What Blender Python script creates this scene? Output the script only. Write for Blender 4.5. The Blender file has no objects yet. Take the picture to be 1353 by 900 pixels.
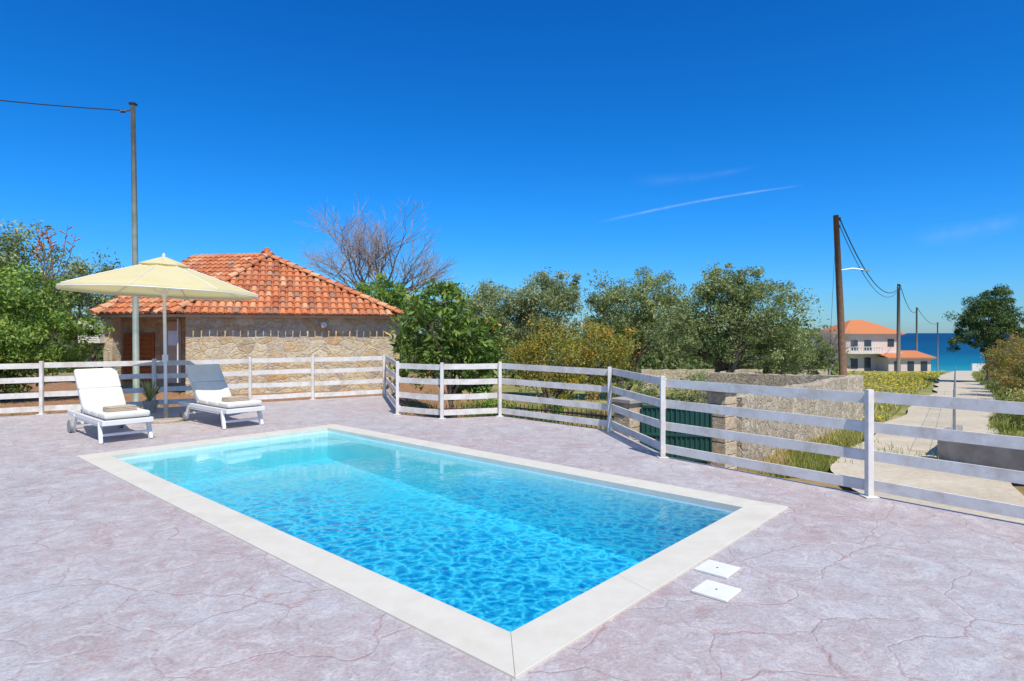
import bpy, bmesh, math, random
import numpy as np
from mathutils import Vector, Matrix
rnd = random.Random(7)
scene = bpy.context.scene
COL = scene.collection

# ------------------------------------------------------------------ helpers
class MB:
    def __init__(s): s.v=[]; s.f=[]; s.m=[]; s.t=[]
    def add(s, verts, faces, mi=0, tint=0.5):
        o=len(s.v); s.v.extend([tuple(map(float,p)) for p in verts])
        for i,f in enumerate(faces):
            s.f.append(tuple(o+k for k in f)); s.m.append(mi)
            s.t.append(tint[i] if hasattr(tint,'__len__') else tint)
    def box(s, c, size, mi=0, rot=None, tint=0.5):
        hx,hy,hz=[k/2 for k in size]
        vs=[Vector((x,y,z)) for x in(-hx,hx) for y in(-hy,hy) for z in(-hz,hz)]
        if rot is not None: vs=[rot@p for p in vs]
        c=Vector(c); vs=[p+c for p in vs]
        s.add(vs,[(0,1,3,2),(4,6,7,5),(0,4,5,1),(2,3,7,6),(0,2,6,4),(1,5,7,3)],mi,tint)
    def beam(s,p,q,w,h,mi=0,tint=0.5):
        p=Vector(p);q=Vector(q);d=q-p;L=d.length;d.normalize()
        up=Vector((0,0,1))
        if abs(d.z)>0.98: up=Vector((0,1,0))
        y=up.cross(d).normalized(); z=d.cross(y)
        R=Matrix((d,y,z)).transposed()
        s.box((p+q)/2,(L,w,h),mi,R,tint)
    def tube(s,pts,radii,n=6,mi=0,tint=0.5,cap=True):
        pts=[Vector(p) for p in pts]; vs=[]; fs=[]
        for i,p in enumerate(pts):
            d=(pts[min(i+1,len(pts)-1)]-pts[max(i-1,0)]).normalized()
            a=Vector((0,0,1)) if abs(d.z)<0.9 else Vector((1,0,0))
            x=d.cross(a).normalized(); y=d.cross(x)
            r=radii[i] if hasattr(radii,'__len__') else radii
            for k in range(n):
                t=2*math.pi*k/n; vs.append(p+x*math.cos(t)*r+y*math.sin(t)*r)
        for i in range(len(pts)-1):
            for k in range(n):
                fs.append((i*n+k,i*n+(k+1)%n,(i+1)*n+(k+1)%n,(i+1)*n+k))
        if cap:
            fs.append(tuple(range(n))); fs.append(tuple((len(pts)-1)*n+k for k in range(n))[::-1])
        s.add(vs,fs,mi,tint)
    def extrude(s,poly,z0,z1,mi=0,top=True):
        n=len(poly)
        vs=[(x,y,z0) for x,y in poly]+[(x,y,z1) for x,y in poly]
        fs=[(i,(i+1)%n,n+(i+1)%n,n+i) for i in range(n)]
        if top: fs.append(tuple(range(n,2*n)))
        s.add(vs,fs,mi)
    def leaves(s,C,L,W,rng,mi=0,tint=None,up=0.0):
        n=len(C)
        t=rng.normal(size=(n,3)); t[:,2]-=up; t/=np.linalg.norm(t,axis=1)[:,None]
        b=rng.normal(size=(n,3)); u=np.cross(t,b); u/=np.linalg.norm(u,axis=1)[:,None]
        sc=rng.uniform(.6,1.3,size=(n,1)); l=t*L*sc/2; w=u*W*sc/2
        V=np.stack([C-l,C+w,C+l,C-w],axis=1).reshape(-1,3)
        o=len(s.v); s.v.extend(map(tuple,V.tolist()))
        s.f.extend([(o+4*i,o+4*i+1,o+4*i+2,o+4*i+3) for i in range(n)])
        s.m.extend([mi]*n); s.t.extend(tint.tolist() if tint is not None else rng.uniform(0,1,n).tolist())
    def build(s,name,mats,parent=None,origin=(0,0,0),smooth=False,bevel=0,seg=2,loc=None):
        me=bpy.data.meshes.new(name); ox,oy,oz=origin
        vs=[(a-ox,b-oy,c-oz) for a,b,c in s.v] if any(origin) else s.v
        me.from_pydata(vs,[],s.f)
        for m in (mats if isinstance(mats,(list,tuple)) else [mats]): me.materials.append(m)
        me.polygons.foreach_set('material_index',s.m)
        at=me.attributes.new('tint','FLOAT','FACE'); at.data.foreach_set('value',s.t)
        if smooth: me.polygons.foreach_set('use_smooth',[True]*len(s.f))
        me.update(); ob=bpy.data.objects.new(name,me); COL.objects.link(ob)
        ob.location=loc if loc is not None else origin
        if parent: ob.parent=parent
        if bevel:
            b=ob.modifiers.new('bevel','BEVEL'); b.width=bevel; b.segments=seg; b.limit_method='ANGLE'
        return ob
def empty(name,loc=(0,0,0),rotz=0):
    e=bpy.data.objects.new(name,None); COL.objects.link(e); e.location=loc; e.rotation_euler=(0,0,rotz); e.empty_display_size=.3
    return e

# ------------------------------------------------------------------ materials
class NT:
    def __init__(s,name):
        s.mat=bpy.data.materials.new(name); s.mat.use_nodes=True; s.t=s.mat.node_tree; s.n=s.t.nodes; s.n.clear()
        s.out=s.n.new('ShaderNodeOutputMaterial')
    def node(s,typ,**kw):
        n=s.n.new(typ)
        for k,v in kw.items():
            if k in n.inputs.keys(): 
                if isinstance(v,bpy.types.NodeSocket): s.t.links.new(v,n.inputs[k])
                else: n.inputs[k].default_value=v
            else: setattr(n,k,v)
        return n
    def link(s,a,b): s.t.links.new(a,b)
    def coord(s): return s.node('ShaderNodeTexCoord').outputs['Object']
    def noise(s,scale,detail=4,rough=.55,vec=None,dist=0):
        n=s.node('ShaderNodeTexNoise',Scale=scale,Detail=detail,Roughness=rough,Distortion=dist)
        s.link(vec if vec is not None else s.coord(),n.inputs['Vector']); return n.outputs['Fac']
    def warp(s,vec,scale,amt,detail=3):
        nd=s.node('ShaderNodeTexNoise',Scale=scale,Detail=detail); s.link(vec,nd.inputs['Vector'])
        dv=s.node('ShaderNodeVectorMath'); dv.operation='SCALE'; s.link(nd.outputs['Color'],dv.inputs[0]); dv.inputs['Scale'].default_value=amt
        ad=s.node('ShaderNodeVectorMath'); ad.operation='ADD'; s.link(vec,ad.inputs[0]); s.link(dv.outputs[0],ad.inputs[1]); return ad.outputs[0]
    def ramp(s,fac,stops):
        r=s.node('ShaderNodeValToRGB'); s.link(fac,r.inputs['Fac']); el=r.color_ramp.elements
        while len(el)<len(stops): el.new(.5)
        for e,(p,c) in zip(el,stops):
            e.position=p; e.color=tuple(c)[:3]+(1,) if hasattr(c,'__len__') else (c,c,c,1)
        return r.outputs['Color']
    def mix(s,fac,a,b,mode='MIX'):
        m=s.node('ShaderNodeMix'); m.data_type='RGBA'; m.blend_type=mode
        for i,v in ((0,fac),(6,a),(7,b)):
            if isinstance(v,bpy.types.NodeSocket): s.link(v,m.inputs[i])
            elif i==0: m.inputs[0].default_value=v
            else: m.inputs[i].default_value=tuple(v)[:3]+(1,)
        return m.outputs[2]
    def math(s,op,a,b=0.0):
        m=s.node('ShaderNodeMath'); m.operation=op
        for i,v in enumerate((a,b)):
            if isinstance(v,bpy.types.NodeSocket): s.link(v,m.inputs[i])
            else: m.inputs[i].default_value=v
        return m.outputs[0]
    def maprange(s,v,a,b,c=0.,d=1.):
        m=s.node('ShaderNodeMapRange'); s.link(v,m.inputs[0])
        for i,k in enumerate((a,b,c,d)): m.inputs[i+1].default_value=k
        return m.outputs[0]
    def bump(s,h,strength=.3,dist=.02):
        b=s.node('ShaderNodeBump'); b.inputs['Distance'].default_value=dist; s.link(h,b.inputs['Height'])
        if isinstance(strength,bpy.types.NodeSocket): s.link(strength,b.inputs['Strength'])
        else: b.inputs['Strength'].default_value=strength
        return b.outputs['Normal']
    def attr(s,name='tint'):
        a=s.node('ShaderNodeAttribute'); a.attribute_name=name; return a.outputs['Fac']
    def pbr(s,col,rough=.7,normal=None,metal=0,spec=.5):
        p=s.node('ShaderNodeBsdfPrincipled')
        if isinstance(col,bpy.types.NodeSocket): s.link(col,p.inputs['Base Color'])
        else: p.inputs['Base Color'].default_value=tuple(col)[:3]+(1,)
        if isinstance(rough,bpy.types.NodeSocket): s.link(rough,p.inputs['Roughness'])
        else: p.inputs['Roughness'].default_value=rough
        p.inputs['Metallic'].default_value=metal; p.inputs['Specular IOR Level'].default_value=spec
        if normal is not None: s.link(normal,p.inputs['Normal'])
        s.link(p.outputs[0],s.out.inputs['Surface']); return s.mat

def simple(name,c1,c2=None,scale=6,rough=.6,bs=0.0,metal=0,spec=.5,detail=4):
    g=NT(name); c2=c2 or tuple(k*.8 for k in c1)
    n=g.noise(scale,detail); col=g.ramp(n,[(.3,c2),(.7,c1)])
    return g.pbr(col,rough,g.bump(n,bs,.01) if bs else None,metal,spec)

def foliage_mat(name,stops,trans=.34,rough=.5,k=1.35,tcol=(.30,.42,.04)):
    stops=[(p,tuple(min(.9,c*k) for c in col)) for p,col in stops]
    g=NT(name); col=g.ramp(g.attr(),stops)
    d=g.node('ShaderNodeBsdfPrincipled',Roughness=rough); g.link(col,d.inputs['Base Color']); d.inputs['Specular IOR Level'].default_value=.3
    t=g.node('ShaderNodeBsdfTranslucent'); tc=g.mix(.4,col,tcol); g.link(tc,t.inputs['Color'])
    m=g.node('ShaderNodeMixShader',Fac=trans); g.link(d.outputs[0],m.inputs[1]); g.link(t.outputs[0],m.inputs[2])
    g.link(m.outputs[0],g.out.inputs['Surface']); return g.mat

M={}
g=NT('white_paint'); n=g.noise(9,4); n2=g.noise(2.6,5,.75); n3=g.noise(60,2)
c=g.ramp(n,[(.3,(.64,.60,.54)),(.7,(.76,.73,.68))]); c=g.mix(g.math('MULTIPLY',g.ramp(n2,[(.48,0.0),(.66,1.0)]),.7),c,(.50,.42,.34)); M['white_paint']=g.pbr(c,.6,g.bump(n3,.2,.005),spec=.3)
M['plastic']=simple('white_plastic',(.78,.76,.72),(.72,.70,.66),3,.4)
M['fabric']=simple('white_fabric',(.78,.74,.66),(.68,.65,.57),7,.9,.25)
M['towel']=simple('towel_cloth',(.52,.42,.30),(.42,.33,.24),40,.95,.5)
M['black']=simple('hole_shade_black',(.03,.03,.03),None,8,.6)
M['wheel']=simple('grey_wheel',(.35,.35,.34),(.25,.25,.25),8,.6)
M['iron']=simple('dark_iron',(.035,.035,.035),None,8,.5,0,.3)
M['green_metal']=simple('green_painted_metal',(.012,.085,.07),(.010,.06,.05),3,.45)
M['bark']=simple('bark',(.18,.135,.10),(.08,.06,.045),9,.9,.6)
M['bark_pale']=simple('bark_pale',(.40,.33,.30),(.28,.23,.21),5,.9,.3)
M['pole_wood']=simple('pole_wood',(.24,.13,.075),(.14,.075,.045),7,.85,.4)
M['pole_grey']=simple('pole_wood_grey',(.24,.20,.16),(.16,.14,.11),7,.85,.4)
M['pole_metal']=simple('pole_metal',(.33,.37,.30),(.19,.23,.18),4,.55,.1)
M['cable']=simple('cable',(.02,.02,.025),None,5,.6)
M['galv']=simple('galvanised_steel',(.45,.46,.46),(.35,.36,.36),9,.45,0,.6)
M['wood_door']=simple('brown_shutter',(.50,.18,.05),(.38,.12,.035),5,.5)
M['plaster']=simple('plaster',(.72,.65,.54),(.62,.55,.45),3,.85,.2)
M['house_far']=simple('pink_plaster',(.74,.60,.50),(.66,.53,.44),.6,.85)
M['trim_white']=simple('trim_white',(.78,.76,.72),None,2,.6)
M['glass_dark']=simple('window_glass',(.04,.06,.09),None,2,.15)
M['concrete']=simple('rough_concrete',(.46,.42,.37),(.28,.25,.22),2.5,.9,.5,detail=7)
M['fascia']=simple('cement_fascia',(.58,.54,.47),(.46,.42,.37),4,.8,.2)
M['lid']=simple('lid_plastic',(.80,.79,.75),(.74,.73,.69),12,.5)
M['umb_base']=simple('umbrella_stone',(.46,.40,.32),(.34,.29,.23),20,.9,.4)

g=NT('terracotta_tile')
n1=g.noise(3.0,5); c=g.ramp(g.attr(),[(0,(.36,.10,.04)),(.35,(.56,.17,.06)),(.7,(.68,.25,.095)),(.9,(.70,.40,.22)),(1,(.34,.16,.09))])
c=g.mix(g.math('MULTIPLY',g.ramp(n1,[(.45,0.0),(.72,1.0)]),.5),c,(.36,.25,.17)); M['tile']=g.pbr(c,.85,g.bump(g.noise(30,3),.3,.01))
g=NT('terracotta_far'); w=g.node('ShaderNodeTexWave',Scale=3.0); g.link(g.coord(),w.inputs['Vector'])
M['tile_far']=g.pbr(g.mix(w.outputs['Fac'],(.52,.16,.06),(.62,.25,.11)),.85,spec=.2)

def masonry(name,scale,stops,mortar,mw=.05,zs=1.5,bs=.8,em=1.0):
    g=NT(name); co=g.warp(g.coord(),1.7,.55,5)
    mp=g.node('ShaderNodeMapping'); mp.inputs['Scale'].default_value=(1,1,zs); g.link(co,mp.inputs[0])
    v=g.node('ShaderNodeTexVoronoi',Scale=scale); g.link(mp.outputs[0],v.inputs['Vector']); v.inputs['Randomness'].default_value=.95
    e=g.node('ShaderNodeTexVoronoi',Scale=scale); e.feature='DISTANCE_TO_EDGE'; g.link(mp.outputs[0],e.inputs['Vector']); e.inputs['Randomness'].default_value=.95
    sp=g.node('ShaderNodeSeparateColor'); g.link(v.outputs['Color'],sp.inputs[0])
    c=g.ramp(sp.outputs[0],stops)
    fine=g.noise(11,7,.72); big=g.noise(1.3,4,.6)
    c=g.mix(.65,c,g.ramp(fine,[(.3,(.25,.22,.17)),(.7,(.78,.74,.66))]),'OVERLAY')
    c=g.mix(.4,c,g.ramp(big,[(.35,(.3,.29,.27)),(.65,(.7,.66,.6))]),'OVERLAY')
    edge=g.ramp(e.outputs['Distance'],[(mw*.3,1-em),(mw*1.6,1.0)])
    c=g.mix(edge,mortar,c)
    h=g.math('ADD',g.math('MULTIPLY',edge,.5),g.math('MULTIPLY',fine,.9))
    return g.pbr(c,.9,g.bump(h,bs,.05))
M['house_stone']=masonry('house_stone',2.6,[(0,(.54,.42,.26)),(.25,(.62,.53,.39)),(.5,(.52,.46,.37)),(.7,(.68,.60,.46)),(.85,(.58,.42,.23)),(1,(.44,.40,.34))],(.58,.51,.40),.04,1.7,1.0,.55)
M['wall_stone']=masonry('wall_stone',4.2,[(0,(.48,.41,.31)),(.4,(.60,.53,.42)),(.7,(.42,.36,.29)),(1,(.66,.59,.48))],(.42,.37,.29),.05,1.5,1.0,.8)
M['pillar']=masonry('pillar_stone',2.6,[(0,(.56,.47,.34)),(.5,(.62,.53,.40)),(1,(.50,.42,.31))],(.46,.39,.30),.03,1.0,.6,.4)

# stamped concrete deck: grey-mauve with rosy release-powder mottling
g=NT('stamped_concrete'); co=g.coord(); wv=g.warp(co,1.5,.5,5)
a=g.noise(.42,5,.6); b=g.noise(1.7,6,.70,dist=.5); f=g.noise(45,4,.75); k=g.noise(5.5,6,.75,dist=1.0); k2=g.noise(14,4,.7,dist=.8)
c=g.ramp(b,[(.30,(.40,.31,.30)),(.43,(.45,.395,.39)),(.55,(.475,.45,.455)),(.75,(.54,.53,.535))])
c=g.mix(g.math('MULTIPLY',g.ramp(a,[(.42,0.0),(.62,1.0)]),.60),c,(.47,.345,.325))
c=g.mix(g.math('MULTIPLY',g.ramp(k,[(.50,0.0),(.60,1.0)]),.50),c,(.60,.575,.565))
c=g.mix(g.math('MULTIPLY',g.ramp(k,[(.32,1.0),(.44,0.0)]),.55),c,(.34,.25,.235))
c=g.mix(g.math('MULTIPLY',g.ramp(k2,[(.56,0.0),(.64,1.0)]),.42),c,(.44,.24,.21))
e=g.node('ShaderNodeTexVoronoi',Scale=1.7); e.feature='DISTANCE_TO_EDGE'; g.link(wv,e.inputs['Vector'])
vein=g.ramp(e.outputs['Distance'],[(0.0,1.0),(.018,0.0)])
vm=g.math('MULTIPLY',vein,g.ramp(b,[(.46,0.0),(.58,1.0)]))
c=g.mix(g.math('MULTIPLY',vm,.55),c,(.40,.18,.15))
c=g.mix(.50,c,g.ramp(f,[(.3,(.30,.30,.30)),(.7,(.70,.70,.70))]),'OVERLAY')
h=g.math('SUBTRACT',g.math('ADD',g.math('MULTIPLY',k,.8),g.math('MULTIPLY',f,.2)),g.math('MULTIPLY',vein,.25))
M['deck']=g.pbr(c,g.ramp(k,[(.3,.40),(.7,.65)]),g.bump(h,.75,.02),spec=.4)
g=NT('pale_coping_stone'); n=g.noise(5,6,.6); f=g.noise(60,3); n4=g.noise(1.2,5,.7)
c=g.ramp(n,[(.3,(.64,.59,.49)),(.7,(.70,.655,.56))]); c=g.mix(g.math('MULTIPLY',g.ramp(n4,[(.5,0.0),(.72,1.0)]),.5),c,(.56,.49,.40)); M['coping']=g.pbr(c,.6,g.bump(g.math('ADD',n,g.math('MULTIPLY',f,.3)),.15,.01))
g=NT('pool_mosaic'); br=g.node('ShaderNodeTexBrick'); br.offset=0; br.inputs['Scale'].default_value=1.0
br.inputs['Brick Width'].default_value=.05; br.inputs['Row Height'].default_value=.05; br.inputs['Mortar Size'].default_value=.003
g.link(g.coord(),br.inputs['Vector']); br.inputs['Color1'].default_value=(.60,.82,.86,1); br.inputs['Color2'].default_value=(.74,.88,.89,1); br.inputs['Mortar'].default_value=(.82,.87,.85,1)
n=g.noise(2.2,5); c=g.mix(.35,br.outputs['Color'],g.ramp(n,[(.35,(.55,.82,.88)),(.65,(.80,.91,.92))])); M['mosaic']=g.pbr(c,.4)
# water : ripple bump and caustic light painted into the tint, fading towards the far end
g=NT('pool_water'); co=g.coord()
sx=g.node('ShaderNodeSeparateXYZ'); g.link(co,sx.inputs[0])
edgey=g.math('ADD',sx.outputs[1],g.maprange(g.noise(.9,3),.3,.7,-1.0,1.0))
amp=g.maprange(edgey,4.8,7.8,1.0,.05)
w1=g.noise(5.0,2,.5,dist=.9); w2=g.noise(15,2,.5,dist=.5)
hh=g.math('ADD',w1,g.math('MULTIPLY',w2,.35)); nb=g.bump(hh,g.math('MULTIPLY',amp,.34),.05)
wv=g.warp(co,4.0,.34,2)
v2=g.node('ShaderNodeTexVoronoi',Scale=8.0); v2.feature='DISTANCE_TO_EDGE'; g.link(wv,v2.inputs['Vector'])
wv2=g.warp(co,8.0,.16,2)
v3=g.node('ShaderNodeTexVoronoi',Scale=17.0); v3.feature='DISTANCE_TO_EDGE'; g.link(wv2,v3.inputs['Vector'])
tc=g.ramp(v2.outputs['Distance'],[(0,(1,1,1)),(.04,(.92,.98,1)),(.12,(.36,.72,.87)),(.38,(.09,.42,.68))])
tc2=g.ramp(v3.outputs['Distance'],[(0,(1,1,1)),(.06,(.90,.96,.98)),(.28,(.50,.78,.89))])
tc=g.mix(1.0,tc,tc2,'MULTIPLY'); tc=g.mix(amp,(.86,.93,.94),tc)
tr=g.node('ShaderNodeBsdfTransparent'); g.link(tc,tr.inputs['Color'])
gl=g.node('ShaderNodeBsdfGlossy',Roughness=.0); g.link(nb,gl.inputs['Normal'])
fr=g.node('ShaderNodeFresnel',IOR=1.45); g.link(nb,fr.inputs['Normal'])
m=g.node('ShaderNodeMixShader'); g.link(fr.outputs[0],m.inputs[0]); g.link(tr.outputs[0],m.inputs[1]); g.link(gl.outputs[0],m.inputs[2])
g.link(m.outputs[0],g.out.inputs['Surface'])
va=g.node('ShaderNodeVolumeAbsorption',Color=(.0,.87,.965,1),Density=.78); g.link(va.outputs[0],g.out.inputs['Volume']); M['water']=g.mat
g=NT('cream_canvas'); col=g.ramp(g.noise(2,3),[(.3,(.80,.71,.42)),(.7,(.85,.77,.49))])
d=g.node('ShaderNodeBsdfDiffuse'); g.link(col,d.inputs['Color']); t=g.node('ShaderNodeBsdfTranslucent'); t.inputs['Color'].default_value=(.88,.76,.32,1)
m=g.node('ShaderNodeMixShader',Fac=.38); g.link(d.outputs[0],m.inputs[1]); g.link(t.outputs[0],m.inputs[2]); g.link(m.outputs[0],g.out.inputs['Surface']); M['canvas']=g.mat
g=NT('terrain_soil_grass'); soil=g.attr('soil')
n=g.noise(.8,6,.65); n2=g.noise(6,6,.7)
grass=g.ramp(n,[(.35,(.15,.18,.035)),(.5,(.28,.26,.07)),(.65,(.42,.35,.17))])
dirt=g.ramp(n2,[(.3,(.20,.10,.045)),(.55,(.38,.20,.10)),(.75,(.50,.33,.19))])
c=g.mix(soil,grass,dirt); M['terrain']=g.pbr(c,.95,g.bump(n2,.8,.08))
g=NT('sandy_road'); n=g.noise(.7,6,.6); n2=g.noise(9,6,.7)
c=g.ramp(n,[(.3,(.50,.42,.31)),(.7,(.62,.54,.42))]); c=g.mix(.4,c,g.ramp(n2,[(.3,(.3,.3,.3)),(.7,(.7,.7,.7))]),'OVERLAY'); M['road']=g.pbr(c,.9,g.bump(n2,.5,.03),spec=.2)
g=NT('sea_water'); co=g.coord(); sx=g.node('ShaderNodeSeparateXYZ'); g.link(co,sx.inputs[0])
c=g.ramp(g.maprange(sx.outputs[1],165,900),[(0,(.02,.28,.33)),(.06,(.006,.17,.26)),(.22,(.003,.085,.18)),(1,(.002,.055,.15))])
M['sea']=g.pbr(c,.6,g.bump(g.noise(.3,4),.5,.6),spec=.12)
M['olive']=foliage_mat('olive_leaves',[(0,(.045,.055,.025)),(.35,(.10,.122,.045)),(.7,(.18,.205,.085)),(1,(.29,.31,.17))],k=2.2)
M['olive_silver']=foliage_mat('silver_leaves',[(0,(.05,.06,.028)),(.4,(.12,.14,.06)),(.75,(.20,.225,.11)),(1,(.31,.325,.20))],k=2.15)
M['loquat']=foliage_mat('broad_leaves',[(0,(.03,.06,.012)),(.5,(.085,.14,.025)),(.85,(.16,.22,.045)),(1,(.45,.27,.05))],k=1.8)
M['citrus']=foliage_mat('citrus_leaves',[(0,(.035,.065,.012)),(.5,(.10,.165,.03)),(1,(.24,.31,.06))],k=2.0)
M['pome']=foliage_mat('autumn_leaves',[(0,(.09,.10,.02)),(.4,(.18,.18,.03)),(.75,(.32,.22,.035)),(1,(.48,.17,.04))],k=1.8)
M['pine']=foliage_mat('conifer_leaves',[(0,(.015,.035,.012)),(.6,(.05,.085,.022)),(1,(.10,.14,.04))],.15,k=1.7)
M['hedge']=foliage_mat('hedge_leaves',[(0,(.06,.055,.02)),(.5,(.17,.14,.035)),(1,(.36,.16,.06))],k=1.8)
M['grass']=foliage_mat('grass_blades',[(0,(.10,.14,.02)),(.4,(.21,.24,.04)),(.7,(.38,.34,.10)),(1,(.56,.47,.25))],k=1.3)
M['flower']=foliage_mat('yellow_flowers',[(0,(.72,.54,.015)),(1,(.84,.68,.03))],.2,k=1)
M['distant']=foliage_mat('distant_leaves',[(0,(.04,.055,.025)),(.5,(.10,.13,.05)),(1,(.20,.225,.10))],k=1.9)

# ------------------------------------------------------------------ terrain
def sstep(a,b,x): t=np.clip((x-a)/(b-a),0,1); return t*t*(3-2*t)
def hgt(x,y):
    R=np.interp(y,[-60,12,20,32,60,100,165,230],[-1,-1,-1.3,-1.6,-2.6,-4.6,-8.9,-13])
    L=np.interp(y,[-60,12,26,40,60,100,165,230],[-.14,-.14,-.2,-1.0,-2.6,-4.6,-8.9,-13])
    w=sstep(-4.6,-1.2,np.asarray(x,float))
    return float(L*(1-w)+R*w) if np.ndim(w)==0 else L*(1-w)+R*w
fence_path=[(-16,7.85),(-3.25,15.63),(-2.24,12.0),(-1.3,11.4),(-.23,11.75),(1.587,9.98),(1.93,7.86),(3.48,5.98),(5.03,4.10),(8.2,.25)]
deck_poly=fence_path+[(8.2,-5),(-16,-5)]
def inside(p,poly):
    x,y=p;c=False;n=len(poly);j=n-1
    for i in range(n):
        xi,yi=poly[i];xj,yj=poly[j]
        if (yi>y)!=(yj>y) and x<(xj-xi)*(y-yi)/(yj-yi)+xi: c=not c
        j=i
    return c
def offset(poly,d):
    out=[];n=len(poly)
    for i in range(n):
        p=Vector(poly[i]);a=Vector(poly[i-1]);b=Vector(poly[(i+1)%n])
        d1=(p-a).normalized();d2=(b-p).normalized()
        n1=Vector((-d1.y,d1.x));n2=Vector((-d2.y,d2.x)); m=(n1+n2).normalized()
        out.append(tuple(p+m*d/max(.4,m.dot(n1))))
    return out
deck_in=offset(deck_poly,-.55)
cl=[(20,-20),(14,-5),(9.5,2),(7.2,6),(6.3,8.8),(7.0,11.0),(13.05,18.8),(22.9,31),(43.3,60),(73,99),(104,140),(122,163)]
pts=[]
for (x0,y0),(x1,y1) in zip(cl[:-1],cl[1:]):
    n=max(2,int(math.hypot(x1-x0,y1-y0)/1.0))
    for i in range(n): t=i/n; pts.append((x0+(x1-x0)*t,y0+(y1-y0)*t))
P=np.array(pts); 
for _ in range(3): P[1:-1]=(P[:-2]+P[1:-1]*2+P[2:])/4
def road_dist(x,y): return float(np.min(np.hypot(P[:,0]-x,P[:,1]-y)))
def axis(segs):
    o=[]
    for a,b,s in segs: o+=list(np.arange(a,b,s))
    return o+[segs[-1][1]]
xs=axis([(-1500,-200,130),(-200,-40,16),(-40,-18,2),(-18,18,.4),(18,60,1.0),(60,200,5),(200,1800,160)])
ys=axis([(-800,-60,100),(-60,-8,8),(-8,22,.4),(22,70,1.0),(70,240,5)])
vs=[];soil=[]
for y in ys:
    for x in xs:
        z=hgt(x,y)+ .03*math.sin(x*1.3+y*.7)*math.sin(y*.9)*(1 if y>9 else 0)*.5
        if -17<x<9 and -6<y<17 and inside((x,y),deck_in): z=-2.6
        elif x>3 and y>6 and y<75 and road_dist(x,y)<1.7: z-=.08
        vs.append((x,y,z))
        s=1-sstep(-2,2,x); s=max(s, 0.55 if (y<24 and x<9) else 0)
        if y>28: s*=.2
        soil.append(float(s))
nx=len(xs); fs=[(j*nx+i,j*nx+i+1,(j+1)*nx+i+1,(j+1)*nx+i) for j in range(len(ys)-1) for i in range(nx-1)]
mb=MB(); mb.add(vs,fs); ter=mb.build('ground_terrain',M['terrain'],smooth=True)
at=ter.data.attributes.new('soil','FLOAT','POINT'); at.data.foreach_set('value',soil)
mb=MB(); S=30000; mb.add([(-S,150,-9),(S,150,-9),(S,S,-9),(-S,S,-9)],[(0,1,2,3)]); mb.build('sea_water',M['sea'])
vs=[];fs=[]
for i in range(len(P)):
    d=P[min(i+1,len(P)-1)]-P[max(i-1,0)]; d/=np.linalg.norm(d); nrm=np.array([-d[1],d[0]])
    for k in range(5):
        w=(k/4-.5)*2.6+ .14*math.sin(i*.9+k*2.3)*(k in(0,4)); q=P[i]+nrm*w; vs.append((q[0],q[1],hgt(q[0],q[1])+.035))
    if i: 
        for k in range(4): a=(i-1)*5+k; fs.append((a,a+1,a+6,a+5))
mb=MB(); mb.add(vs,fs); mb.build('road',M['road'],smooth=True)

# ------------------------------------------------------------------ pool + deck
N=Vector((.014,2.833)); u=Vector((-.742,.670)).normalized(); v_=Vector((u.y,-u.x))
def PL(a,b): p=N+u*a+v_*b; return (p.x,p.y)
LA,WB=7.6,3.75
outer=[PL(0,0),PL(LA,0),PL(LA,WB),PL(0,WB)]
inner=[PL(.3,.3),PL(LA-.3,.3),PL(LA-.3,WB-.3),PL(.3,WB-.3)]
dp=offset(deck_poly,.10)
bm=bmesh.new()
def loop(ps,z):
    vv=[bm.verts.new((x,y,z)) for x,y in ps]; return vv,[bm.edges.new((vv[i],vv[(i+1)%len(vv)])) for i in range(len(vv))]
v1,e1=loop(dp,0); v2,e2=loop(outer,0)
bmesh.ops.triangle_fill(bm,edges=e1+e2,use_beauty=True,use_dissolve=False)
lo=[bm.verts.new((x,y,-1.5)) for x,y in dp]
for i in range(len(dp)): j=(i+1)%len(dp); bm.faces.new((v1[i],lo[i],lo[j],v1[j]))
bmesh.ops.recalc_face_normals(bm,faces=bm.faces)
me=bpy.data.meshes.new('concrete_deck'); bm.to_mesh(me); bm.free(); me.materials.append(M['deck'])
ob=bpy.data.objects.new('concrete_deck',me); COL.objects.link(ob)

pool=empty('swimming_pool')
mb=MB()
zt,zb=.014,-.045
quads=[(outer[0],outer[1],inner[1],inner[0]),(outer[1],outer[2],inner[2],inner[1]),(outer[2],outer[3],inner[3],inner[2]),(outer[3],outer[0],inner[0],inner[3])]
for q,nst in zip(quads,(5,3,5,3)):
    A,B,C,D=[Vector(k) for k in q]; L=(B-A).length
    for i in range(nst):
        g0=i/nst; g1=(i+1)/nst; ga=.0010/L
        a=A.lerp(B,g0+ga); b=A.lerp(B,g1-ga); d=D.lerp(C,g0+ga); c_=D.lerp(C,g1-ga)
        vs=[(p.x,p.y,z) for z in(zb,zt) for p in(a,b,c_,d)]
        mb.add(vs,[(0,1,2,3),(7,6,5,4),(4,5,1,0),(5,6,2,1),(6,7,3,2),(7,4,0,3)])
mb.build('coping',M['coping'],pool,bevel=.003)
mb=MB()
b4=[Vector(PL(.3,.3)),Vector(PL(LA-.3,.3)),Vector(PL(LA-.3,WB-.3)),Vector(PL(.3,WB-.3))]
zz=[-.80,-.50,-.50,-.80]
vs=[(p.x,p.y,-.04) for p in b4]+[(p.x,p.y,z) for p,z in zip(b4,zz)]
mb.add(vs,[(4,5,1,0),(5,6,2,1),(6,7,3,2),(7,4,0,3),(7,6,5,4)])
mb.build('basin',M['mosaic'],pool)
mb=MB(); wl=-.06
o4=[PL(.27,.27),PL(LA-.27,.27),PL(LA-.27,WB-.27),PL(.27,WB-.27)]
vs=[(x,y,wl) for x,y in o4]+[(x,y,-1.2) for x,y in o4]
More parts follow.
